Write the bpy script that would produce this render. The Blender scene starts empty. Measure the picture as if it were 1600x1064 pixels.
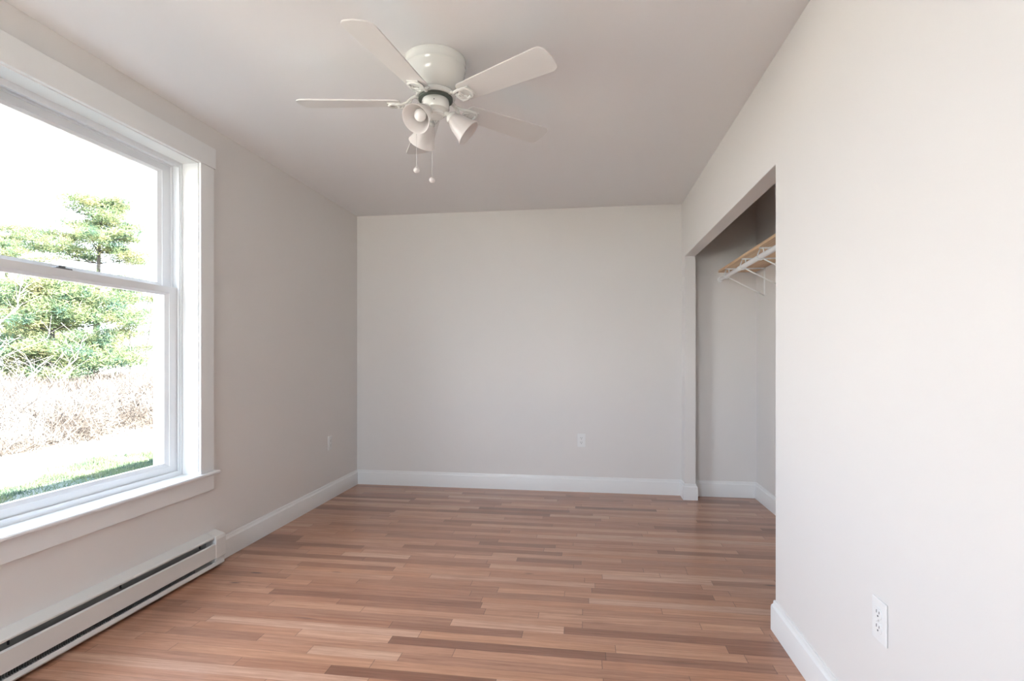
import bpy, bmesh, math, random
import numpy as np
from mathutils import Vector, Matrix

# ---------------------------------------------------------------- camera, sky, sun, exposure
S = bpy.context.scene
COL = S.collection
FOC, YAW, HOR, EYE = 819.0, 0.1398, 556.7, 1.1631
cd = bpy.data.cameras.new('camera'); cam = bpy.data.objects.new('camera', cd); COL.objects.link(cam)
cd.sensor_width = 36; cd.lens = 36 * FOC / 1600; cd.shift_y = (HOR - 532) / 1600
cd.clip_start = .02; cd.clip_end = 500
cam.location = (0, 0, EYE); cam.rotation_euler = (math.pi / 2, 0, YAW)
S.camera = cam
S.view_settings.view_transform = 'Standard'; S.view_settings.look = 'None'
S.view_settings.gamma = 1; S.view_settings.use_curve_mapping = False
S.view_settings.exposure = 3.54

S.cycles.sample_clamp_indirect = 1.0; S.cycles.caustics_reflective = False; S.cycles.caustics_refractive = False

w = bpy.data.worlds.new('sky'); S.world = w; w.use_nodes = True
nt = w.node_tree; nt.nodes.clear()
out = nt.nodes.new('ShaderNodeOutputWorld'); bg = nt.nodes.new('ShaderNodeBackground')
tc = nt.nodes.new('ShaderNodeTexCoord'); sp = nt.nodes.new('ShaderNodeSeparateXYZ')
rp = nt.nodes.new('ShaderNodeValToRGB')
rp.color_ramp.elements[0].position = 0.0; rp.color_ramp.elements[0].color = (.80, .885, 1, 1)
rp.color_ramp.elements[1].position = .8; rp.color_ramp.elements[1].color = (.67, .80, 1, 1)
nt.links.new(tc.outputs['Generated'], sp.inputs[0]); nt.links.new(sp.outputs['Z'], rp.inputs[0])
nt.links.new(rp.outputs[0], bg.inputs[0]); bg.inputs[1].default_value = 1.15
nt.links.new(bg.outputs[0], out.inputs[0])

sd = bpy.data.lights.new('sun', 'SUN'); sun = bpy.data.objects.new('sun', sd); COL.objects.link(sun)
sd.energy = 9; sd.angle = .009; sd.color = (1, .95, .86)
sun.location = (20, 0, 20)
sun.rotation_euler = Vector((-1, .12, -.72)).to_track_quat('-Z', 'Y').to_euler()

# measured room (metres, floor z = 0, camera above the origin)
XL, XR, YB, YN0, YF, C = -2.068, .7955, 4.543, -1.1, 4.4087, 2.44
YOP, ZOP, WT, XC = 2.354, 1.976, .0862, 1.3865
WY0, WY1, WZ0, WZ1 = 1.29, 2.552, .527, 2.2          # window opening between the jambs
XO = XL - .22                                        # outer face of the window wall

# daylight portal: only guides the sky's own light through the window opening
pd = bpy.data.lights.new('window_portal', 'AREA'); po = bpy.data.objects.new('window_portal', pd); COL.objects.link(po)
pd.shape = 'RECTANGLE'; pd.size = WZ1 - WZ0; pd.size_y = WY1 - WY0; pd.cycles.is_portal = True
po.location = (XO - .03, (WY0 + WY1) / 2, (WZ0 + WZ1) / 2); po.rotation_euler = (0, -math.pi / 2, 0)

# unseen window added in the front wall, behind the camera, for fill light
VX0, VX1, VZ0, VZ1 = -1.97, -.85, .40, 2.28
pd2 = bpy.data.lights.new('fill_window_portal', 'AREA'); po2 = bpy.data.objects.new('fill_window_portal', pd2); COL.objects.link(po2)
pd2.shape = 'RECTANGLE'; pd2.size = VX1 - VX0; pd2.size_y = VZ1 - VZ0; pd2.cycles.is_portal = True
po2.location = ((VX0 + VX1) / 2, YN0 - .18, (VZ0 + VZ1) / 2); po2.rotation_euler = (math.pi / 2, 0, 0)

# ---------------------------------------------------------------- materials
def mat(name, col, rough=.5, spec=.5, metal=0, coat=0, bump=0, bscale=200, tone=None, tscale=3):
    m = bpy.data.materials.new(name); m.use_nodes = True
    n = m.node_tree; b = n.nodes['Principled BSDF']
    b.inputs['Base Color'].default_value = (*col, 1); b.inputs['Roughness'].default_value = rough
    b.inputs['Specular IOR Level'].default_value = spec; b.inputs['Metallic'].default_value = metal
    b.inputs['Coat Weight'].default_value = coat
    tcn = n.nodes.new('ShaderNodeTexCoord')
    if tone:
        nz = n.nodes.new('ShaderNodeTexNoise'); nz.inputs['Scale'].default_value = tscale; nz.inputs['Detail'].default_value = 6
        mx = n.nodes.new('ShaderNodeMix'); mx.data_type = 'RGBA'
        mx.inputs['A'].default_value = (*col, 1); mx.inputs['B'].default_value = (*tone, 1)
        cr = n.nodes.new('ShaderNodeMapRange'); cr.inputs[1].default_value = .35; cr.inputs[2].default_value = .65
        n.links.new(tcn.outputs['Object'], nz.inputs['Vector']); n.links.new(nz.outputs['Fac'], cr.inputs[0])
        n.links.new(cr.outputs[0], mx.inputs['Factor']); n.links.new(mx.outputs['Result'], b.inputs['Base Color'])
    if bump:
        nz = n.nodes.new('ShaderNodeTexNoise'); nz.inputs['Scale'].default_value = bscale; nz.inputs['Detail'].default_value = 3
        bp = n.nodes.new('ShaderNodeBump'); bp.inputs['Strength'].default_value = bump; bp.inputs['Distance'].default_value = .001
        n.links.new(tcn.outputs['Object'], nz.inputs['Vector']); n.links.new(nz.outputs['Fac'], bp.inputs['Height'])
        n.links.new(bp.outputs[0], b.inputs['Normal'])
    return m

M = {}
M['wall'] = mat('wall_paint', (.80, .775, .75), .55, .35, bump=.12, bscale=350)
M['ceiling'] = mat('ceiling_paint', (.88, .87, .87), .8, .2, bump=.1, bscale=250)
M['trim'] = mat('trim_paint', (.86, .86, .85), .32, .5)
M['vinyl'] = mat('window_vinyl', (.84, .85, .86), .3, .5)
M['plate'] = mat('outlet_plastic', (.90, .90, .89), .25, .5)
M['slot'] = mat('dark_slot', (.06, .06, .06), .6)
M['heater'] = mat('heater_enamel', (.76, .745, .715), .35, .5)
M['fins'] = mat('heater_fins', (.32, .33, .33), .4, .5, metal=.6)
M['refl'] = mat('heater_back_plate', (.36, .36, .35), .5, .4)
M['dark'] = mat('dark_metal', (.05, .05, .055), .45, .5)
M['fan'] = mat('fan_enamel', (.82, .82, .78), .16, .6, coat=.4)
M['blade'] = mat('fan_blade_white', (.76, .74, .72), .42, .4)
M['gap'] = mat('fan_gap', (.09, .11, .09), .5)
M['chain'] = mat('chain_metal', (.75, .72, .70), .3, .5, metal=.5)
M['shelf'] = None
M['rod'] = mat('rod_enamel', (.93, .93, .92), .3, .5)
M['lock'] = mat('sash_lock', (.12, .12, .12), .4)
M['roof'] = mat('roof_shingle', (.16, .15, .14), .9)
M['siding'] = mat('siding', (.6, .6, .58), .7)

def shade_glass():
    m = bpy.data.materials.new('frosted_shade'); m.use_nodes = True
    n = m.node_tree; b = n.nodes['Principled BSDF']
    b.inputs['Base Color'].default_value = (.90, .86, .84, 1); b.inputs['Roughness'].default_value = .3
    tr = n.nodes.new('ShaderNodeBsdfTranslucent'); tr.inputs[0].default_value = (.9, .87, .85, 1)
    mx = n.nodes.new('ShaderNodeMixShader'); mx.inputs[0].default_value = .4
    o = n.nodes['Material Output']
    n.links.new(b.outputs[0], mx.inputs[1]); n.links.new(tr.outputs[0], mx.inputs[2]); n.links.new(mx.outputs[0], o.inputs[0])
    return m
M['shade'] = shade_glass()

def pane_glass():
    m = bpy.data.materials.new('pane_glass'); m.use_nodes = True
    n = m.node_tree; n.nodes.remove(n.nodes['Principled BSDF']); o = n.nodes['Material Output']
    t = n.nodes.new('ShaderNodeBsdfTransparent'); t.inputs[0].default_value = (.96, .97, .97, 1)
    g = n.nodes.new('ShaderNodeBsdfGlossy'); g.inputs['Roughness'].default_value = 0
    f = n.nodes.new('ShaderNodeFresnel'); f.inputs[0].default_value = 1.45
    mx = n.nodes.new('ShaderNodeMixShader')
    gm = n.nodes.new('ShaderNodeNewGeometry'); q = n.nodes.new('ShaderNodeMath'); q.operation = 'SUBTRACT'; q.inputs[0].default_value = 1
    n.links.new(gm.outputs['Backfacing'], q.inputs[1]); p = n.nodes.new('ShaderNodeMath'); p.operation = 'MULTIPLY'
    n.links.new(f.outputs[0], p.inputs[0]); n.links.new(q.outputs[0], p.inputs[1])
    n.links.new(p.outputs[0], mx.inputs[0]); n.links.new(t.outputs[0], mx.inputs[1]); n.links.new(g.outputs[0], mx.inputs[2])
    n.links.new(mx.outputs[0], o.inputs[0])
    return m
M['glass'] = pane_glass()

class NB:
    """small helper for math node chains"""
    def __init__(s, m): s.n = m.node_tree
    def v(s, x, sock):
        if isinstance(x, (int, float)): sock.default_value = x
        else: s.n.links.new(x, sock)
    def m(s, op, a, b=0.0, c=None):
        k = s.n.nodes.new('ShaderNodeMath'); k.operation = op
        s.v(a, k.inputs[0]); s.v(b, k.inputs[1])
        if c is not None: s.v(c, k.inputs[2])
        return k.outputs[0]
    def xyz(s, x, y, z=0.0):
        k = s.n.nodes.new('ShaderNodeCombineXYZ')
        for i, q in enumerate((x, y, z)): s.v(q, k.inputs[i])
        return k.outputs[0]
    def white(s, vec, out='Value'):
        k = s.n.nodes.new('ShaderNodeTexWhiteNoise'); k.noise_dimensions = '3D'
        s.n.links.new(vec, k.inputs['Vector']); return k.outputs[out]
    def noise(s, vec, scale, detail=4, rough=.55, dist=0):
        k = s.n.nodes.new('ShaderNodeTexNoise'); k.inputs['Scale'].default_value = scale
        k.inputs['Detail'].default_value = detail; k.inputs['Roughness'].default_value = rough
        k.inputs['Distortion'].default_value = dist
        s.n.links.new(vec, k.inputs['Vector']); return k.outputs['Fac']
    def rng(s, x, a, b, c=0.0, d=1.0, smooth=False):
        k = s.n.nodes.new('ShaderNodeMapRange'); s.v(x, k.inputs[0])
        if smooth: k.interpolation_type = 'SMOOTHSTEP'
        for i, q in enumerate((a, b, c, d)): k.inputs[i + 1].default_value = q
        return k.outputs[0]
    def ramp(s, x, stops):
        k = s.n.nodes.new('ShaderNodeValToRGB'); s.n.links.new(x, k.inputs[0]); e = k.color_ramp.elements
        while len(e) < len(stops): e.new(.5)
        for q, (p, c) in zip(e, stops): q.position = p; q.color = (*c, 1)
        return k.outputs[0]
    def mix(s, f, a, b, mode='MIX'):
        k = s.n.nodes.new('ShaderNodeMix'); k.data_type = 'RGBA'; k.blend_type = mode
        s.v(f, k.inputs['Factor'])
        for q, nm in ((a, 'A'), (b, 'B')):
            if isinstance(q, tuple): k.inputs[nm].default_value = (*q, 1)
            else: s.n.links.new(q, k.inputs[nm])
        return k.outputs['Result']

def floor_material():
    m = bpy.data.materials.new('oak_strip_floor'); m.use_nodes = True; b = NB(m); n = m.node_tree
    P = n.nodes['Principled BSDF']
    t = n.nodes.new('ShaderNodeTexCoord'); sp = n.nodes.new('ShaderNodeSeparateXYZ'); n.links.new(t.outputs['Object'], sp.inputs[0])
    x, y = sp.outputs['X'], sp.outputs['Y']
    W = .0572
    yr = b.m('DIVIDE', b.m('ADD', y, 3.0), W); row = b.m('FLOOR', yr); fy = b.m('FRACT', yr)
    r1 = b.white(b.xyz(row, 3.3, 1.7)); r2 = b.white(b.xyz(row, 8.1, 5.2))
    L = b.rng(r1, 0, 1, .85, 2.0)
    xr = b.m('DIVIDE', b.m('ADD', b.m('ADD', x, 9.0), b.m('MULTIPLY', r2, 7.0)), L)
    # unequal boards: shift each joint by its own amount
    idx = b.m('FLOOR', xr); fx = b.m('FRACT', xr)
    cut = b.rng(b.white(b.xyz(row, idx, 2.2)), 0, 1, .25, .75)
    second = b.m('GREATER_THAN', fx, cut)
    brd = b.m('ADD', b.m('MULTIPLY', idx, 2.0), second)
    ra = b.white(b.xyz(row, brd, .5)); rb = b.white(b.xyz(row, brd, 7.5)); rc = b.white(b.xyz(row, brd, 17.5))
    base = b.ramp(ra, [(0, (.27, .125, .078)), (.10, (.37, .180, .112)), (.35, (.47, .240, .150)), (.6, (.525, .275, .170)),
                       (.85, (.57, .315, .200)), (1, (.64, .39, .27))])
    base = b.mix(b.m('MULTIPLY', rb, .35), base, b.mix(1.0, base, (1.10, .93, .78), 'MULTIPLY'))
    base = b.mix(b.m('MULTIPLY', rc, .30), base, b.mix(1.0, base, (.93, .98, 1.12), 'MULTIPLY'))
    # grain, different on each board
    gx = b.m('ADD', b.m('MULTIPLY', x, 1.0), b.m('MULTIPLY', ra, 37.0)); gy = b.m('ADD', y, b.m('MULTIPLY', rb, 11.0))
    g1 = b.noise(b.xyz(b.m('MULTIPLY', gx, 3.0), b.m('MULTIPLY', gy, 70.0)), 1.0, 6, .65, .1)
    g2 = b.noise(b.xyz(b.m('MULTIPLY', gx, 14.0), b.m('MULTIPLY', gy, 420.0)), 1.0, 3, .6)
    g3 = b.noise(b.xyz(b.m('MULTIPLY', gx, 1.1), b.m('MULTIPLY', gy, 15.0)), 1.0, 1, .4, .3)
    ring = b.m('FRACT', b.m('MULTIPLY', g3, 9.0)); ring = b.rng(b.m('ABSOLUTE', b.m('SUBTRACT', ring, .5)), 0, .16, 1, 0)
    col = b.mix(b.rng(g1, .38, .64, 0, .80), base, b.mix(1.0, base, (.66, .58, .52), 'MULTIPLY'))
    col = b.mix(b.rng(g2, .48, .72, 0, .50), col, b.mix(1.0, col, (.66, .58, .52), 'MULTIPLY'))
    col = b.mix(b.m('MULTIPLY', ring, b.rng(rc, .3, 1, 0, .45)), col, b.mix(1.0, col, (.70, .60, .54), 'MULTIPLY'))
    # mineral streaks and knots
    st = b.noise(b.xyz(b.m('MULTIPLY', gx, 2.2), b.m('MULTIPLY', gy, 34.0), 4.0), 1.0, 3, .5, .6)
    col = b.mix(b.rng(st, .70, .80, 0, .75), col, (.15, .085, .07))
    vk = n.nodes.new('ShaderNodeTexVoronoi'); vk.inputs['Scale'].default_value = 1.0
    n.links.new(b.xyz(b.m('MULTIPLY', gx, 2.4), b.m('MULTIPLY', gy, 9.0)), vk.inputs['Vector'])
    vs_ = n.nodes.new('ShaderNodeSeparateColor'); n.links.new(vk.outputs['Color'], vs_.inputs[0])
    kn = b.m('MULTIPLY', b.rng(vk.outputs['Distance'], .03, .11, .9, 0, True), b.m('GREATER_THAN', vs_.outputs[0], .80))
    col = b.mix(kn, col, (.09, .045, .035))
    # joints
    ey = b.m('MULTIPLY', b.m('MINIMUM', fy, b.m('SUBTRACT', 1.0, fy)), W)
    e1 = b.m('MULTIPLY', b.m('MINIMUM', fx, b.m('SUBTRACT', 1.0, fx)), L)
    e2 = b.m('MULTIPLY', b.m('ABSOLUTE', b.m('SUBTRACT', fx, cut)), L)
    gap = b.m('MAXIMUM', b.rng(ey, .0002, .0009, .55, 0), b.rng(b.m('MINIMUM', e1, e2), .0005, .0016, .8, 0))
    col = b.mix(gap, col, (.08, .04, .03))
    n.links.new(col, P.inputs['Base Color'])
    rn = b.noise(b.xyz(x, y), 5.0, 3)
    n.links.new(b.rng(rn, .3, .7, .29, .35), P.inputs['Roughness'])
    P.inputs['Specular IOR Level'].default_value = .5
    P.inputs['Coat Weight'].default_value = .35; P.inputs['Coat Roughness'].default_value = .13
    bp = n.nodes.new('ShaderNodeBump'); bp.inputs['Strength'].default_value = .25; bp.inputs['Distance'].default_value = .0006
    hh = b.m('SUBTRACT', b.m('ADD', b.m('MULTIPLY', g1, .4), b.m('MULTIPLY', ra, .3)), gap)
    n.links.new(hh, bp.inputs['Height']); n.links.new(bp.outputs[0], P.inputs['Normal'])
    return m
M['floor'] = floor_material()

def wood_simple():
    m = bpy.data.materials.new('pine_shelf'); m.use_nodes = True; b = NB(m); n = m.node_tree
    P = n.nodes['Principled BSDF']
    t = n.nodes.new('ShaderNodeTexCoord'); sp = n.nodes.new('ShaderNodeSeparateXYZ'); n.links.new(t.outputs['Object'], sp.inputs[0])
    g = b.noise(b.xyz(b.m('MULTIPLY', sp.outputs['X'], 45), b.m('MULTIPLY', sp.outputs['Y'], 2.0), b.m('MULTIPLY', sp.outputs['Z'], 45)), 1, 4, .6, .5)
    n.links.new(b.ramp(g, [(.3, (.66, .42, .24)), (.55, (.80, .56, .35)), (.75, (.86, .65, .44))]), P.inputs['Base Color'])
    P.inputs['Roughness'].default_value = .5
    return m
M['shelf'] = wood_simple()

def leaf_material(name, a, c, e, scale=1.2):
    m = bpy.data.materials.new(name); m.use_nodes = True; b = NB(m); n = m.node_tree
    n.nodes.remove(n.nodes['Principled BSDF']); o = n.nodes['Material Output']
    t = n.nodes.new('ShaderNodeTexCoord')
    f = b.noise(t.outputs['Object'], scale, 4, .6)
    colr = b.ramp(f, [(.36, a), (.50, c), (.64, e)])
    d = n.nodes.new('ShaderNodeBsdfDiffuse'); tr = n.nodes.new('ShaderNodeBsdfTranslucent'); mx = n.nodes.new('ShaderNodeMixShader')
    mx.inputs[0].default_value = .3
    n.links.new(colr, d.inputs[0]); n.links.new(colr, tr.inputs[0])
    n.links.new(d.outputs[0], mx.inputs[1]); n.links.new(tr.outputs[0], mx.inputs[2]); n.links.new(mx.outputs[0], o.inputs[0])
    return m
M['needle'] = leaf_material('pine_needles', (.042, .078, .060), (.095, .125, .060), (.17, .16, .082))
M['brush'] = leaf_material('dry_brush', (.044, .037, .032), (.108, .093, .083), (.22, .20, .18), .8)
M['grass'] = leaf_material('grass_blades', (.050, .075, .055), (.085, .11, .06), (.17, .165, .11), 1.5)
M['bark'] = mat('pine_bark', (.03, .026, .024), .9, .2, tone=(.05, .045, .04), tscale=5)
M['birch'] = mat('birch_bark', (.20, .19, .18), .8, .2, tone=(.14, .13, .12), tscale=4)
M['bare'] = mat('grey_bark', (.045, .041, .040), .9, .2, tone=(.065, .06, .058), tscale=4)
M['ground'] = mat('lawn_ground', (.040, .054, .044), .95, .1, tone=(.095, .095, .088), tscale=.9)
M['path'] = mat('pale_gravel', (.56, .52, .46), .95, .1, tone=(.46, .42, .36), tscale=3)

# ---------------------------------------------------------------- mesh helpers
def link(name, me, m, parent=None, smooth=False, loc=None):
    o = bpy.data.objects.new(name, me); COL.objects.link(o)
    if m is not None: me.materials.append(m)
    if smooth:
        me.polygons.foreach_set('use_smooth', [True] * len(me.polygons))
    if parent is not None: o.parent = parent
    if loc is not None: o.location = loc
    return o

def obj(name, bm, m, parent=None, smooth=False, loc=None, bevel=0, segs=2, angle=None):
    bmesh.ops.remove_doubles(bm, verts=bm.verts, dist=1e-6)
    bmesh.ops.recalc_face_normals(bm, faces=bm.faces)
    me = bpy.data.meshes.new(name); bm.to_mesh(me); bm.free()
    o = link(name, me, m, parent, smooth, loc)
    if smooth and angle:
        me.set_sharp_from_angle(angle=angle)
    if bevel:
        b = o.modifiers.new('bevel', 'BEVEL'); b.width = bevel; b.segments = segs; b.limit_method = 'ANGLE'; b.angle_limit = math.radians(40)
    return o

def empty(name, loc=(0, 0, 0), parent=None):
    o = bpy.data.objects.new(name, None); COL.objects.link(o); o.location = loc; o.empty_display_size = .1
    if parent is not None: o.parent = parent
    return o

def tag(o, label=None, cat=None, group=None, kind=None):
    if label: o['label'] = label
    if cat: o['category'] = cat
    if group: o['group'] = group
    if kind: o['kind'] = kind
    return o

def add_box(bm, lo, hi, mtx=None):
    vs = [bm.verts.new((x, y, z)) for x in (lo[0], hi[0]) for y in (lo[1], hi[1]) for z in (lo[2], hi[2])]
    for f in ((0, 1, 3, 2), (4, 6, 7, 5), (0, 4, 5, 1), (2, 3, 7, 6), (0, 2, 6, 4), (1, 5, 7, 3)):
        bm.faces.new([vs[i] for i in f])
    if mtx is not None: bmesh.ops.transform(bm, matrix=mtx, verts=vs)
    return bm

def box(lo, hi): return add_box(bmesh.new(), lo, hi)

def prism(poly, axis, a, b, bm=None):
    """extrude a 2-D polygon between a and b along an axis"""
    bm = bm or bmesh.new()
    def P(u, v, t): return {'x': (t, u, v), 'y': (u, t, v), 'z': (u, v, t)}[axis]
    A = [bm.verts.new(P(u, v, a)) for u, v in poly]; B = [bm.verts.new(P(u, v, b)) for u, v in poly]
    bm.faces.new(A); bm.faces.new(B[::-1])
    n = len(poly)
    for i in range(n): bm.faces.new((A[i], A[(i + 1) % n], B[(i + 1) % n], B[i]))
    return bm

def lathe(profile, segs=48, bm=None, mtx=None, close=False):
    bm = bm or bmesh.new(); rings = []; allv = []
    for r, z in profile:
        if r < 1e-6: ring = [bm.verts.new((0, 0, z))]
        else: ring = [bm.verts.new((r * math.cos(2 * math.pi * i / segs), r * math.sin(2 * math.pi * i / segs), z)) for i in range(segs)]
        rings.append(ring); allv += ring
    prs = list(zip(rings, rings[1:])) + ([(rings[-1], rings[0])] if close else [])
    for a, b in prs:
        for i in range(segs):
            j = (i + 1) % segs
            if len(a) == 1 and len(b) == 1: continue
            if len(a) == 1: bm.faces.new((a[0], b[i], b[j]))
            elif len(b) == 1: bm.faces.new((a[i], a[j], b[0]))
            else: bm.faces.new((a[i], a[j], b[j], b[i]))
    if mtx is not None: bmesh.ops.transform(bm, matrix=mtx, verts=allv)
    return bm

def tube(pts, rad, bm=None, segs=10, closed=False, flat=1.0):
    bm = bm or bmesh.new(); pts = [Vector(p) for p in pts]; n = len(pts)
    rads = rad if isinstance(rad, (list, tuple)) else [rad] * n
    up = Vector((0, 0, 1)); rings = []
    for i, p in enumerate(pts):
        a = pts[(i - 1) % n] if (closed or i) else p; b = pts[(i + 1) % n] if (closed or i < n - 1) else p
        t = (b - a).normalized()
        if abs(t.dot(up)) > .98: ref = Vector((1, 0, 0))
        else: ref = up
        s = t.cross(ref).normalized(); u = s.cross(t).normalized()
        rings.append([bm.verts.new(p + rads[i] * (math.cos(q) * s + flat * math.sin(q) * u)) for q in (2 * math.pi * k / segs for k in range(segs))])
    for i in range(n if closed else n - 1):
        A, B = rings[i], rings[(i + 1) % n]
        for k in range(segs): bm.faces.new((A[k], A[(k + 1) % segs], B[(k + 1) % segs], B[k]))
    if not closed: bm.faces.new(rings[0][::-1]); bm.faces.new(rings[-1])
    return bm

def sweep(path, prof, name, m):
    """baseboard: path in XY (room on the left of travel), profile (depth into the room, z), mitred corners"""
    bm = bmesh.new(); P = [Vector(p) for p in path]; rings = []
    nrm = []
    for a, b in zip(P, P[1:]):
        d = (b - a).normalized(); nrm.append(Vector((-d.y, d.x)))
    for i, p in enumerate(P):
        if i == 0: mv = nrm[0]
        elif i == len(P) - 1: mv = nrm[-1]
        else:
            mv = nrm[i - 1] + nrm[i]; mv = mv / mv.dot(nrm[i])
        rings.append([bm.verts.new((p.x + mv.x * d, p.y + mv.y * d, z)) for d, z in prof])
    k = len(prof)
    for A, B in zip(rings, rings[1:]):
        for i in range(k): bm.faces.new((A[i], A[(i + 1) % k], B[(i + 1) % k], B[i]))
    bm.faces.new(rings[0]); bm.faces.new(rings[-1][::-1])
    o = obj(name, bm, m, smooth=True, angle=math.radians(30)); tag(o, kind='structure'); return o

def struct(name, bm, m, **k): return tag(obj(name, bm, m, **k), kind='structure')

# ---------------------------------------------------------------- room shell
X1 = 3.1                                              # outer limit of the house mass to the right
struct('floor', box((XO, YN0 - .15, -.2), (XC + .12, YB + .15, 0)), M['floor'])
struct('ceiling', box((XO, YN0 - .15, C), (XC + .12, YB + .15, C + .14)), M['ceiling'])
# window wall: ring around the opening
bm = bmesh.new()
Wa, Wb, Wc, Wd = WY0 - .02, WY1 + .02, WZ0 - .02, WZ1 + .02
add_box(bm, (XO, YN0 - .15, 0), (XL, Wa, C)); add_box(bm, (XO, Wb, 0), (XL, YB + .15, C))
add_box(bm, (XO, Wa, 0), (XL, Wb, Wc)); add_box(bm, (XO, Wa, Wd), (XL, Wb, C))
struct('wall_left', bm, M['wall'])
struct('wall_back', box((XL, YB, 0), (XC, YB + .15, C)), M['wall'])
bm = bmesh.new()
add_box(bm, (XL, YN0 - .15, 0), (VX0, YN0, C)); add_box(bm, (VX1, YN0 - .15, 0), (XR, YN0, C))
add_box(bm, (VX0, YN0 - .15, 0), (VX1, YN0, VZ0)); add_box(bm, (VX0, YN0 - .15, VZ1), (VX1, YN0, C))
struct('wall_front', bm, M['wall'])
w2 = tag(empty('fill_window', ((VX0 + VX1) / 2, YN0, VZ0)), kind='structure')  # added window, out of view, only brings fill daylight into the room
def w2part(name, bm, m, parent=w2):
    bmesh.ops.translate(bm, verts=bm.verts, vec=-Vector(((VX0 + VX1) / 2, YN0, VZ0))); return obj(name, bm, m, parent)
bm = bmesh.new()
for a, b, c, d in ((VX0, VX0 + .05, VZ0, VZ1), (VX1 - .05, VX1, VZ0, VZ1), (VX0 + .05, VX1 - .05, VZ0, VZ0 + .05), (VX0 + .05, VX1 - .05, VZ1 - .05, VZ1)):
    add_box(bm, (a, YN0 - .12, c), (b, YN0 - .06, d))
w2part('window_frame', bm, M['vinyl'])
bm = bmesh.new()
for a, b, c, d in ((VX0 - .07, VX0, VZ0, VZ1 + .08), (VX1, VX1 + .07, VZ0, VZ1 + .08), (VX0, VX1, VZ1, VZ1 + .08), (VX0 - .07, VX1 + .07, VZ0 - .08, VZ0)):
    add_box(bm, (a, YN0, c), (b, YN0 + .019, d))
w2part('fill_window_casing', bm, M['trim'])
w2part('pane', box((VX0 + .05, YN0 - .092, VZ0 + .05), (VX1 - .05, YN0 - .088, VZ1 - .05)), M['glass'])
# closet wall: one sheet with the tall opening cut out
struct('wall_right', prism([(YN0 - .15, 0), (YOP, 0), (YOP, ZOP), (YF, ZOP), (YF, 0), (YB, 0), (YB, C), (YN0 - .15, C)], 'x', XR, XR + WT), M['wall'],
       bevel=.003, segs=2)
struct('wall_closet_back', box((XC, 1.2, 0), (XC + .12, YB + .15, C)), M['wall'])
struct('wall_closet_side', box((XR + WT, 1.2, 0), (XC, 1.3, C)), M['wall'])

BASE = [(0, 0), (.0145, 0), (.0145, .096), (.0135, .100), (.0135, .104), (.011, .108), (.0075, .113), (.0065, .118), (.0062, .124), (.0045, .129), (0, .130)]
HY1 = 2.69                                            # far end of the heater
sweep([(XR, YN0 + .02), (XR, YOP), (XR + WT, YOP), (XR + WT, 1.32)], BASE, 'baseboard_right', M['trim'])
sweep([(XR + WT, YB - .015), (XR + WT, YF), (XR, YF), (XR, YB), (XL, YB), (XL, HY1 + .002)], BASE, 'baseboard_back', M['trim'])
sweep([(XC, 1.32), (XC, YB), (XR + WT, YB)], BASE, 'baseboard_closet', M['trim'])

# ---------------------------------------------------------------- window
win = tag(empty('window_1', (XL, (WY0 + WY1) / 2, WZ0)), kind='structure')
def wpart(name, bm, m, parent=win, **k):
    off = Vector((XL, (WY0 + WY1) / 2, WZ0))
    bmesh.ops.translate(bm, verts=bm.verts, vec=-off)
    return obj(name, bm, m, parent, **k)
ct = XL + .019; jd = XL - .085                        # casing face; inner end of jamb boards
cw = .092; rv = .006
wpart('head_casing', box((XL, WY0 - .125, WZ1 + rv), (ct + .004, WY1 + .125 - .008, 2.3175)), M['trim'], bevel=.0015)
wpart('side_casing', box((XL, WY1 + rv, WZ0), (ct, WY1 + .106, WZ1 + rv)), M['trim'], bevel=.0015)
wpart('side_casing', box((XL, WY0 - .106, WZ0), (ct, WY0 - rv, WZ1 + rv)), M['trim'], bevel=.0015)
bm = bmesh.new()                                      # stool with horns
prof = [(jd - .01, WZ0 - .018), (ct + .017, WZ0 - .018), (ct + .021, WZ0 - .013), (ct + .021, WZ0 - .005), (ct + .017, WZ0), (jd - .01, WZ0)]
prism([(jd - .01, WZ0 - .018), (XL, WZ0 - .018), (XL, WZ0), (jd - .01, WZ0)], 'y', WY0 - .019, WY1 + .019, bm)
prism([(XL, WZ0 - .018)] + prof[1:5] + [(XL, WZ0)], 'y', WY0 - .132, WY1 + .132, bm)
wpart('stool', bm, M['trim'])
wpart('apron', box((XL, WY0 - .106, .424), (ct, WY1 + .106, WZ0 - .018)), M['trim'], bevel=.0015)
bm = bmesh.new()                                      # jamb boards
add_box(bm, (jd, WY1, WZ0), (XL + .006, WY1 + .018, WZ1 + .018)); add_box(bm, (jd, WY0 - .018, WZ0), (XL + .006, WY0, WZ1 + .018))
add_box(bm, (jd, WY0, WZ1), (XL + .006, WY1, WZ1 + .018))
wpart('jamb', bm, M['trim'], bevel=.001)
# vinyl frame: stepped tracks
bm = bmesh.new(); xa, xb = XO - .01, jd
def ring(bm, x0, x1, inset, thick):
    y0, y1, z0, z1 = WY0 + inset, WY1 - inset, WZ0 + inset, WZ1 - inset
    add_box(bm, (x0, y0, z0), (x1, y0 + thick, z1)); add_box(bm, (x0, y1 - thick, z0), (x1, y1, z1))
    add_box(bm, (x0, y0 + thick, z0), (x1, y1 - thick, z0 + thick)); add_box(bm, (x0, y0 + thick, z1 - thick), (x1, y1 - thick, z1))
ring(bm, xa, xb, -.018, .030)                        # outer channel
ring(bm, xb - .010, xb, .012, .014)                   # inner stop
ring(bm, xb - .053, xb - .047, .012, .012)            # parting fin
ring(bm, xa, xa + .012, .012, .022)                   # blind stop outside
add_box(bm, (xa, WY0, WZ0), (xb - .053, WY1, WZ0 + .026))   # sloped sill pad
wpart('window_frame', bm, M['vinyl'], bevel=.0015)

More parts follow.
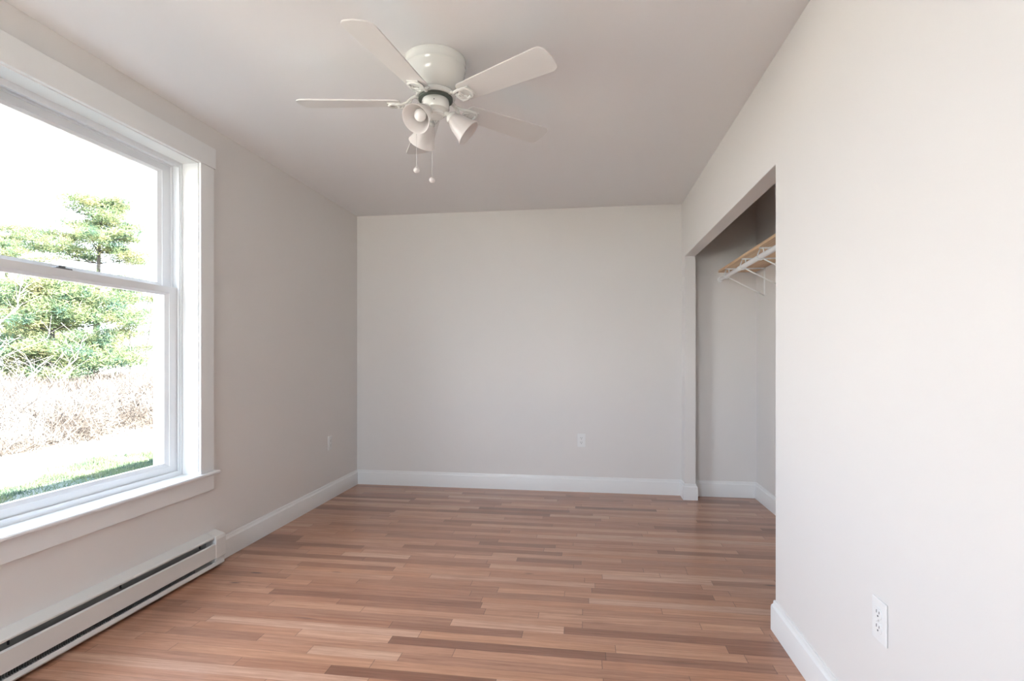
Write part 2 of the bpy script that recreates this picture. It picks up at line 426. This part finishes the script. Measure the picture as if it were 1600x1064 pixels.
def sash(name, xf, depth, y0, y1, z0, z1, stile, bot, top, bead=.022):
    """one sash: flat face xf, glazing bead stepping back, pane as its sub-part"""
    bm = bmesh.new(); x0 = xf - depth
    add_box(bm, (x0, y0, z0), (xf, y0 + stile, z1)); add_box(bm, (x0, y1 - stile, z0), (xf, y1, z1))
    add_box(bm, (x0, y0 + stile, z0), (xf, y1 - stile, z0 + bot)); add_box(bm, (x0, y0 + stile, z1 - top), (xf, y1 - stile, z1))
    s = wpart(name, bm, M['vinyl'], bevel=.0012)
    a, b, c, d = y0 + stile, y1 - stile, z0 + bot, z1 - top
    bm = bmesh.new(); xm = xf - depth * .45                # bevelled bead
    O = [(a, c), (b, c), (b, d), (a, d)]; I = [(a + bead, c + bead * .8), (b - bead, c + bead * .8), (b - bead, d - bead * .5), (a + bead, d - bead * .5)]
    q = []
    for (pts, x) in ((O, xf - .003), (I, xf - .012), (I, xm - .006), (I, x0 + .004), (O, x0)):
        q.append([bm.verts.new((x, y, z)) for y, z in pts])
    for A, B in zip(q, q[1:]):
        for i in range(4): bm.faces.new((A[i], A[(i + 1) % 4], B[(i + 1) % 4], B[i]))
    off = Vector((XL, (WY0 + WY1) / 2, WZ0)); bmesh.ops.translate(bm, verts=bm.verts, vec=-off)
    obj('glazing_bead', bm, M['vinyl'], s)
    bm = box((xm - .002, a + bead - .004, c + bead * .8 - .004), (xm + .002, b - bead + .004, d - bead * .5 + .004))
    bmesh.ops.translate(bm, verts=bm.verts, vec=-off)
    obj('pane', bm, M['glass'], s)
    return s
xs = xb - .012
lower = sash('lower_sash', xs, .034, WY0 + .020, WY1 - .020, .541, 1.528, .056, .046, .034)
upper = sash('upper_sash', xs - .041, .034, WY0 + .014, WY1 - .014, 1.50, WZ1 - .014, .063, .034, .044)
bm = box((xs - .030, 1.885, 1.528), (xs - .004, 1.955, 1.535)); add_box(bm, (xs - .024, 1.90, 1.535), (xs - .010, 1.93, 1.543))
wpart('sash_lock', bm, M['lock'], bevel=.002)

# ---------------------------------------------------------------- house mass outside (casts the shade on the lawn)
struct('roof', prism([(-2.62, 2.66), (-2.62, 2.74), (1.2, 4.30), (5.2, 2.74), (5.2, 2.66)], 'y', -1.6, 13), M['roof'])
bm = bmesh.new()
add_box(bm, (XO, YB + .15, -.62), (XO + .2, 13, 2.66))
add_box(bm, (XO, YN0 - .15, -.62), (XO + .2, YB + .15, -.2))
struct('wall_outside', bm, M['siding'])

# ---------------------------------------------------------------- baseboard heater
HY0 = .55
heat = tag(empty('baseboard_heater', (XL, HY1, 0)), 'long low cream electric baseboard heater under the window with open grille slots', 'heater')
def hp(name, bm, m, **k):
    bmesh.ops.translate(bm, verts=bm.verts, vec=-Vector((XL, HY1, 0))); return obj(name, bm, m, heat, **k)
XH = XL + .066
HC = HY1 - .078
# hood: back plate with rolled top and short front lip
hp('housing', prism([(XL, .012), (XL + .004, .012), (XL + .004, .180), (XH - .012, .168), (XH - .012, .164), (XH - .009, .164), (XH - .008, .171), (XH - .012, .176), (XL + .004, .190), (XL, .190)], 'y', HY0 + .08, HC), M['heater'])
hp('front_panel', prism([(XH - .004, .062), (XH, .060), (XH + .001, .135), (XH - .008, .139), (XH - .009, .135), (XH - .004, .132)], 'y', HY0 + .08, HC), M['heater'])
hp('bottom_lip', prism([(XL + .004, .012), (XH - .012, .012), (XH - .002, .014), (XH + .003, .022), (XH - .001, .038), (XH - .005, .038), (XH - .007, .032), (XL + .004, .030)], 'y', HY0 + .01, HY1 - .014), M['heater'])
endp = [(XL, .012), (XH - .006, .012), (XH - .006, .050), (XH + .002, .056), (XH + .002, .158), (XH - .004, .174), (XL + .004, .191), (XL, .191)]
hp('end_cap', prism(endp, 'y', HC, HY1), M['heater'], bevel=.002)
hp('end_cap', prism(endp, 'y', HY0, HY0 + .08), M['heater'], bevel=.002)
# heating element fins behind the slots
bm = bmesh.new(); y = HY0 + .12
add_box(bm, (XL + .012, HY0 + .09, .085), (XH - .020, HC - .02, .092))
while y < HC - .14:
    add_box(bm, (XL + .010, y, .034), (XH - .014, y + .0015, .100)); y += .009
hp('heating_fins', bm, M['fins'])
hp('reflector', box((XL + .004, HY0 + .085, .04), (XL + .008, HC - .002, .178)), M['refl'])
for yy in (HC - .055, HC - .54, HC - 1.0): hp('hood_brace', box((XL + .008, yy, .126), (XL + .014, yy + .004, .170)), M['dark'])

# ---------------------------------------------------------------- outlets
def outlet(loc, rz, label, duplex=True):
    """wall plate in its own frame: x across, z up, -y into the room"""
    t = tag(empty('wall_outlet', loc), label, 'outlet'); t.rotation_euler = (0, 0, rz)
    obj('cover_plate', box((-.035, -.0055, -.0575), (.035, -.0003, .0575)), M['plate'], t, bevel=.0025, segs=3)
    for s in (-1, 1):
        bm = bmesh.new(); zc = s * .0195; pts = []
        for k in range(28):
            a = 2 * math.pi * k / 28; r = .0172
            pts.append((r * math.cos(a), zc + max(-.0142, min(.0142, r * math.sin(a)))))
        prism(pts, 'y', -.0078, -.005, bm)
        r = obj('receptacle', bm, M['plate'], t, bevel=.0006)
        bm = bmesh.new()
        add_box(bm, (-.0078, -.0082, zc + .000), (-.0054, -.0077, zc + .0085)); add_box(bm, (.0054, -.0082, zc + .001), (.0078, -.0077, zc + .0078))
        bmesh.ops.create_cone(bm, cap_ends=True, segments=14, radius1=.0026, radius2=.0026, depth=.0005,
                              matrix=Matrix.Translation((0, -.008, zc - .0068)) @ Matrix.Rotation(math.pi / 2, 4, 'X'))
        obj('slot', bm, M['slot'], r)
    bm = bmesh.new(); bmesh.ops.create_cone(bm, cap_ends=True, segments=14, radius1=.003, radius2=.0025, depth=.002,
                                            matrix=Matrix.Translation((0, -.0063, 0)) @ Matrix.Rotation(math.pi / 2, 4, 'X'))
    obj('plate_screw', bm, M['chain'], t)
    return t
outlet((-.037, YB, .441), 0, 'small white wall outlet on the far wall above its baseboard')
outlet((XL, 4.025, .457), math.pi / 2, 'white wall outlet on the window wall, between window and far corner')
outlet((XR, 1.553, .443), -math.pi / 2, 'white duplex outlet low on the right wall, nearest the camera')

# ---------------------------------------------------------------- closet shelf, rod and brackets
SZ0, SZ1, SF = 1.856, 1.875, 1.088
tag(obj('closet_shelf', box((SF, 1.302, SZ0), (XC - .001, YB - .001, SZ1)), M['shelf'], bevel=.001),
    'natural wood closet shelf running along the closet back wall over the brackets', 'shelf')
rod = tag(empty('closet_rod', (1.10, YB, 1.797)), 'long white metal hanging rod in front of the wooden closet shelf', 'closet rod')
def R(a, r): return tube([(0, -a[0], 0), (0, -a[1], 0)], r, segs=24)
obj('outer_tube', R((.56, 3.2), .0168), M['rod'], rod, smooth=True, angle=.7)
obj('inner_tube', R((.012, .60), .0148), M['rod'], rod, smooth=True, angle=.7)
bm = R((.55, .575), .0178); R2 = tube([(0, -.59, 0), (0, -.60, 0)], .0178, bm=bm, segs=24)
obj('joint_collar', bm, M['rod'], rod, smooth=True, angle=.7)
obj('end_cap', R((.001, .014), .021), M['rod'], rod, smooth=True, angle=.7)
obj('end_cap', R((3.185, 3.24), .019), M['rod'], rod, smooth=True, angle=.7)

def bracket():
    t = empty('shelf_bracket', (XC, 4.33, SZ0))
    d = XC - SF
    # wall leg, shelf arm with front upturn, hook under the rod, diagonal brace
    bm = prism([(-.001, 0), (-.004, 0), (-.004, -.225), (-.001, -.225)], 'y', -.012, .012); add_box(bm, (-.009, -.0015, -.225), (-.004, .0015, -.002))
    obj('wall_leg', bm, M['rod'], t, bevel=.0005)
    bm = box((1.092 - XC, -.009, -.0035), (-.001, .009, -.0005)); add_box(bm, (1.092 - XC, -.0015, -.010), (-.004, .0015, -.0035))
    obj('shelf_arm', bm, M['rod'], t, bevel=.0005)
    cx, cz = 1.10 - XC, 1.797 - SZ0
    hk = [(cx - .004, 0, -.003), (cx - .007, 0, -.022)]
    hk += [(cx + .0205 * math.cos(a), 0, cz + .0205 * math.sin(a)) for a in np.linspace(math.radians(150), math.radians(360), 12)]
    hk += [(cx + .0190, 0, cz + .030), (cx + .018, 0, -.003)]
    obj('rod_hook', tube(hk, .0042, segs=8), M['rod'], t, smooth=True)
    obj('brace', tube([(cx + .018, 0, cz - .014), (-.005, 0, -.218)], .005, segs=8), M['rod'], t, smooth=True)
    return t
br0 = bracket()
BR = [(4.33, 'white metal shelf bracket nearest the far end of the closet'),
      (3.90, 'second white shelf bracket from the closet far end, under the wooden shelf'),
      (3.52, 'third white shelf bracket from the far end, partly behind the closet edge')]
for i, (y, lab) in enumerate(BR):
    if i == 0: b = br0
    else:
        b = br0.copy(); COL.objects.link(b)
        for ch in list(br0.children):
            c = ch.copy(); COL.objects.link(c); c.parent = b
    b.location = (XC, y, SZ0); tag(b, lab, 'bracket', 'brackets under the closet shelf')

# ---------------------------------------------------------------- ceiling fan
FX, FY = -.644, 2.202
fan = tag(empty('ceiling_fan', (FX, FY, C)), 'white five blade hugger ceiling fan with three frosted glass light shades', 'ceiling fan')
hous = [(0, -.001), (.131, -.001), (.132, -.004), (.131, -.022), (.1285, -.034), (.1295, -.037), (.1295, -.041), (.127, -.045), (.1255, -.062), (.1205, -.085), (.110, -.106),
        (.097, -.122), (.084, -.133), (.077, -.138), (0, -.138)]
obj('motor_housing', lathe(hous, 64), M['fan'], fan, smooth=True, angle=math.radians(35))
obj('flywheel', lathe([(0, -.140), (.082, -.140), (.086, -.144), (.086, -.156), (.082, -.160), (0, -.160)], 64), M['fan'], fan, smooth=True, angle=.6)
obj('vent_gap', lathe([(0, -.136), (.074, -.136), (.074, -.170), (0, -.170)], 48), M['gap'], fan)
sw = [(0, -.166), (.050, -.166), (.057, -.170), (.0595, -.178), (.0595, -.205), (.056, -.213), (.044, -.219), (.040, -.224), (.040, -.234), (.034, -.240), (.012, -.243), (0, -.243)]
kit = obj('switch_housing', lathe(sw, 48), M['fan'], fan, smooth=True, angle=math.radians(35))
for a in (-140, -80, 10):
    q = math.radians(a); obj('screw', add_box(bmesh.new(), (.0585, -.002, -.193), (.0605, .002, -.189), Matrix.Rotation(q, 4, 'Z')), M['dark'], kit)

def blade_mesh():
    L0, L1, w0, w1, t = .150, .590, .050, .067, .0055
    pts = []
    def arc(cx, cy, r, a0, a1, n=7): return [(cx + r * math.cos(a), cy + r * math.sin(a)) for a in np.linspace(math.radians(a0), math.radians(a1), n)]
    r1, r0 = .034, .020
    pts += arc(L1 - r1, -w1 + r1, r1, -88, -8); pts += [(L1 + .004, 0)]; pts += arc(L1 - r1, w1 - r1, r1, 8, 88)
    pts += arc(L0 + r0, w0 - r0, r0, 92, 180); pts += arc(L0 + r0, -w0 + r0, r0, 180, 268)
    return prism(pts, 'z', -t / 2, t / 2)
def iron_mesh():
    bm = bmesh.new()
    # arm leaving the flywheel, sweeping out and down into a scroll under the blade root
    tube([(.070, 0, .026), (.092, .004, .024), (.110, .010, .012), (.124, .020, -.004), (.140, .029, -.012), (.160, .031, -.012), (.182, .024, -.011)], [.010, .0095, .009, .008, .0075, .007, .006], bm, 10, flat=.7)
    tube([(.100, .004, .020), (.112, -.006, .006), (.124, -.018, -.008), (.140, -.028, -.012), (.160, -.031, -.012), (.182, -.024, -.011)], [.007, .0075, .0078, .0075, .007, .006], bm, 10, flat=.7)
    loop = [(.176 + .024 * math.cos(a), .030 * math.sin(a), -.011) for a in np.linspace(0, 2 * math.pi, 24, endpoint=False)]
    tube(loop, .0065, bm, 10, closed=True, flat=.7)
    sc = [(.150 + (.016 - .0045 * a / 3) * math.cos(a + .6), (.018 - .005 * a / 3) * math.sin(a + .6), -.012) for a in np.linspace(0, 6.5, 22)]
    tube(sc, .005, bm, 8, flat=.8)
    add_box(bm, (.150, -.026, -.008), (.205, .026, -.003))
    for p in ((.165, .018), (.165, -.018), (.196, 0)):
        bmesh.ops.create_uvsphere(bm, u_segments=10, v_segments=6, radius=.005, matrix=Matrix.Translation((p[0], p[1], -.009)))
    return bm
AZ0 = math.radians(-100.5)
b0 = obj('fan_blade', blade_mesh(), M['blade'], fan, bevel=.0012, segs=2)
i0 = obj('blade_bracket', iron_mesh(), M['fan'], fan, smooth=True, angle=.9)
for k in range(5):
    b, i = (b0, i0) if k == 0 else (b0.copy(), i0.copy())
    if k: COL.objects.link(b); COL.objects.link(i); b.parent = fan; i.parent = fan
    az = AZ0 + k * math.radians(72)
    mx = Matrix.Translation((0, 0, -.180)) @ Matrix.Rotation(az, 4, 'Z') @ Matrix.Rotation(math.radians(-12), 4, 'X')
    b.matrix_local = mx
    i.matrix_local = mx

# light kit: three arms with frosted bells
def lamp(az):
    t = Matrix.Translation((0, 0, -.222)) @ Matrix.Rotation(az, 4, 'Z')
    tilt = t @ Matrix.Translation((.062, 0, -.012)) @ Matrix.Rotation(math.radians(180 - 48), 4, 'Y')   # local +z runs down and out
    bm = tube([(.030, 0, -.006), (.046, 0, -.004), (.058, 0, -.008), (.068, 0, -.018)], [.012, .011, .011, .013], segs=14)
    bmesh.ops.transform(bm, matrix=t, verts=bm.verts)
    lathe([(0, -.006), (.016, -.006), (.021, -.001), (.027, .006), (.0285, .014), (.024, .014), (0, .013)], 28, bm, tilt)
    obj('lamp_socket', bm, M['fan'], fan, smooth=True, angle=.8)
    o = [(.0255, .008), (.0275, .018), (.034, .030), (.041, .046), (.046, .066), (.051, .086), (.0575, .102), (.061, .109)]
    inn = [(r - .003, z) for r, z in o[::-1]]
    sh = obj('light_shade', lathe(o + [(.0605, .1105)] + inn, 48, None, tilt, close=True), M['shade'], fan, smooth=True)
    bulb = [(0, .093)] + [(.026 * math.sin(a), .066 + .027 * math.cos(a)) for a in np.linspace(.25, 2.2, 10)] + [(.0135, .040), (.0125, .018), (0, .018)]
    obj('light_bulb', lathe(bulb, 28, None, tilt), M['bulb'], sh, smooth=True)
M['bulb'] = mat('frosted_bulb', (.88, .86, .84), .12, .6, coat=.5)
for az in (-108, 12, 132): lamp(math.radians(az))

def chain(x, y, z0, z1, ballr=.0125):
    """beaded pull chain with a round knob, coordinates relative to the fan"""
    bm = bmesh.new()
    n = int((z0 - z1) / .0048)
    tube([(x, y, z0), (x, y, z1)], .0007, bm, 6)
    for k in range(n):
        bmesh.ops.create_uvsphere(bm, u_segments=6, v_segments=4, radius=.0014, matrix=Matrix.Translation((x, y, z0 - (k + .5) * .0048)))
    c = obj('pull_chain', bm, M['chain'], fan, smooth=True)
    bm = bmesh.new(); bmesh.ops.create_uvsphere(bm, u_segments=20, v_segments=14, radius=ballr, matrix=Matrix.Translation((x, y, z1 - ballr * .6)))
    lathe([(0, z1 + .009), (.0025, z1 + .008), (.003, z1 + .002)], 12, bm, Matrix.Translation((x, y, 0)))
    obj('chain_knob', bm, M['shade'], c, smooth=True)
chain(-.069, -.050, -.212, -.478)
chain(-.014, -.006, -.240, -.508)

# ---------------------------------------------------------------- outdoors
GZ = -.6
rng = np.random.default_rng(7)
def ground_z(x): 
    return GZ
bm = bmesh.new()
vs = [bm.verts.new(p) for p in ((30, -40, GZ), (30, 60, GZ), (-70, 60, GZ), (-70, -40, GZ))]
bm.faces.new(vs)
struct('ground', bm, M['path'])
struct('ground_lawn', box((-8.35, -12, GZ - .05), (XO - .02, 60, GZ + .012)), M['ground'])
def quads(name, A, B, Cc, D, m, parent=None):
    """build a mesh of loose quads from four (n,3) arrays"""
    n = len(A); V = np.stack([A, B, Cc, D], 1).reshape(-1, 3).astype(np.float32)
    me = bpy.data.meshes.new(name); me.vertices.add(4 * n); me.loops.add(4 * n); me.polygons.add(n)
    me.vertices.foreach_set('co', V.ravel()); me.loops.foreach_set('vertex_index', np.arange(4 * n, dtype=np.int32))
    me.polygons.foreach_set('loop_start', np.arange(0, 4 * n, 4, dtype=np.int32)); me.polygons.foreach_set('loop_total', np.full(n, 4, dtype=np.int32))
    me.update(); me.validate(); return link(name, me, m, parent)
def blades(P, Dv, L, W):
    """thin tapering strips from points P along unit directions Dv"""
    r = rng.normal(size=P.shape); s = np.cross(Dv, r); s /= np.linalg.norm(s, axis=1, keepdims=True) + 1e-9
    L = L[:, None]; W = W[:, None]
    return P - s * W, P + s * W, P + Dv * L + s * W * .35, P + Dv * L - s * W * .35
def unit(a): return a / (np.linalg.norm(a, axis=1, keepdims=True) + 1e-9)

# grass on the lawn nearest the house
n = 60000
gx_ = rng.uniform(-10.2, -5.0, n); t_ = -gx_ / 2.068 * 1.0
lo, hi = -gx_ * .70, -gx_ * 1.28
gy_ = lo + (hi - lo) * rng.random(n)
keep = (gx_ > -8.1 + .5 * np.sin(gy_ * 2.3)) & (rng.random(n) < .25 + .75 * (np.sin(gx_ * 2.1 + gy_) * np.sin(gy_ * 1.7 - gx_ * .6) > -.2))
P = np.stack([gx_, gy_, np.full(n, GZ + .01)], 1)[keep]; k = len(P)
tag(quads('lawn_grass', *blades(P, unit(rng.normal(size=(k, 3)) * .5 + np.array([0, 0, 1.])), rng.uniform(.03, .08, k), rng.uniform(.003, .006, k)), M['grass']),
    'thin patchy lawn grass outside the window', 'grass', kind='stuff')
# dry brush thicket behind the lawn
n = 90000
bx_ = -rng.uniform(9.9, 24, n); lo, hi = -bx_ * .70, -bx_ * 1.28
by_ = lo + (hi - lo) * rng.random(n)
edge = -9.2 - (9.92 - by_) * .31
keep = bx_ < edge
hgt = rng.uniform(.15, 1.0, n) * (.9 + .35 * np.sin(by_ * 1.3) * np.cos(bx_ * .9))
P = np.stack([bx_, by_, GZ + rng.random(n) * .9 * np.clip((edge - bx_) / 1.5, .15, 1)], 1)[keep]; k = len(P)
tag(quads('dry_brush', *blades(P, unit(rng.normal(size=(k, 3)) + np.array([0, 0, .7])), hgt[keep] * .55, rng.uniform(.004, .011, k)), M['brush']),
    'pale tangled thicket of dry leafless brush beyond the lawn', 'brush', kind='stuff')

def at(u, v, X):
    a = (u - 800) / FOC; b = -(v - HOR) / FOC; c, s = math.cos(YAW), math.sin(YAW)
    r = (a * c - s, a * s + c, b); t = X / r[0]; return (X, r[1] * t, EYE + r[2] * t)

def pine(u, X, vtop, label, seed, spread=2.6, first=.15, tiers=15, lean=0.0):
    r = np.random.default_rng(seed); _, y, top = at(u, vtop, X)
    H = top - GZ; t = tag(empty('pine_tree', (X, y, GZ)), label, 'tree')
    bm = bmesh.new(); tube([(0, 0, 0), (.1 * lean, lean * .3, H * .4), (.1 * lean, lean * .8, H * .75), (0, lean, H * .97)], [.17, .13, .07, .015], bm, 8)
    cs = []
    for k in range(tiers):
        if k % 5 == 3 and k < tiers - 3: continue
        f = first + (1 - first) * (k + .3) / tiers; z = H * f
        nb = r.integers(4, 6); a0 = r.uniform(0, 6.28)
        for j in range(nb):
            a = a0 + j * 6.283 / nb + r.normal() * .25
            L = spread * (1 - f) ** .42 * r.uniform(.55, 1.15) + .25
            rise = r.uniform(.02, .28) * L
            c0 = np.array([0, lean * f, z]); e = c0 + np.array([math.cos(a) * L, math.sin(a) * L, rise])
            mid = (c0 + e) / 2 - np.array([0, 0, .06 * L])
            tube([c0, mid, e], [.03 * (1.2 - f) + .01, .02, .006], bm, 5)
            for q in range(int(6 + 7 * L)):
                s = r.uniform(.35, 1.05)
                p = c0 * (1 - s) + e * s + np.array([r.normal() * .30, r.normal() * .30, abs(r.normal()) * .16])
                cs.append((p, a))
    cs.append((np.array([0, lean, H]), 0))
    trunk = obj('trunk', bm, M['bark'], t, smooth=True)
    cc = np.array([c[0] for c in cs]); per = 70
    P = np.repeat(cc, per, 0) + r.normal(size=(len(cc) * per, 3)) * np.array([.26, .26, .10])
    D = unit(r.normal(size=P.shape) * np.array([1, 1, .6]) + np.array([0, 0, .5]))
    quads('foliage', *blades(P, D, r.uniform(.10, .22, len(P)), r.uniform(.010, .020, len(P))), M['needle'], t)
    return t
pine(148, -26, 308, 'tall green pine with a rounded crown rising above the window meeting rail', 11, 3.9, .10, 15, .3)
pine(10, -39, 352, 'broad pine at the left edge of the window view', 12, 5.4, .15, 14)
pine(80, -19, 440, 'lower yellow green pine in front of the taller pines', 13, 2.6, .2, 8)

def bare_tree(name, u, X, vtop, label, m, seed, rad=.07, twigs=5):
    r = np.random.default_rng(seed); _, y, top = at(u, vtop, X); H = top - GZ
    t = tag(empty(name, (X, y, GZ)), label, 'tree'); bm = bmesh.new()
    ax = [np.array([r.normal() * .04 * i, r.normal() * .10 * i, H * i / 5]) for i in range(6)]
    tube(ax, [rad, rad * .8, rad * .6, rad * .4, rad * .2, .005], bm, 7)
    obj('trunk', bm, m, t, smooth=True)
    bm = bmesh.new()
    for k in range(twigs * 4):
        i = r.integers(1, 5); f = r.random(); p = ax[i] * (1 - f) + ax[i + 1 if i < 5 else 5] * f
        a = r.uniform(0, 6.28); L = r.uniform(.35, 1.0) * (1 - i / 7)
        e = p + np.array([math.cos(a) * L * .7, math.sin(a) * L * .7, L * .8]); md = (p + e) / 2 + np.array([0, 0, -.05])
        tube([p, md, e], [.010, .007, .003], bm, 4)
        for _ in range(4):
            s = r.uniform(.3, 1); q = p * (1 - s) + e * s; d = np.array([r.normal() * .35, r.normal() * .35, r.uniform(.15, .5)])
            tube([q, q + d], [.004, .002], bm, 3)
    obj('branches', bm, m, t)
bare_tree('birch_tree', 6, -14, 430, 'pale slender birch at the left edge of the lower pane', M['birch'], 21, .065, 3)
bare_tree('birch_tree', 33, -15, 528, 'short thin birch with a forked top before the pines', M['birch'], 22, .035, 2)
bare_tree('birch_tree', 106, -16, 505, 'young pale birch in front of the tall pine trunk', M['birch'], 23, .03, 2)
bare_tree('bare_tree', 205, -24, 395, 'leafless grey tree just right of the tall pine', M['bare'], 24, .05, 9)
bare_tree('bare_tree', 233, -26, 345, 'tall leafless grey tree nearest the window stile', M['bare'], 25, .05, 10)
bare_tree('bare_tree', 222, -20, 480, 'low leafless sapling at the right of the lower pane', M['bare'], 26, .03, 10)
bare_tree('bare_tree', 190, -31, 430, 'thin leafless tree behind the tall pine on its right side', M['bare'], 27, .05, 12)
bare_tree('bare_tree', 246, -33, 400, 'faint leafless tree half hidden by the window stile', M['bare'], 28, .05, 12)
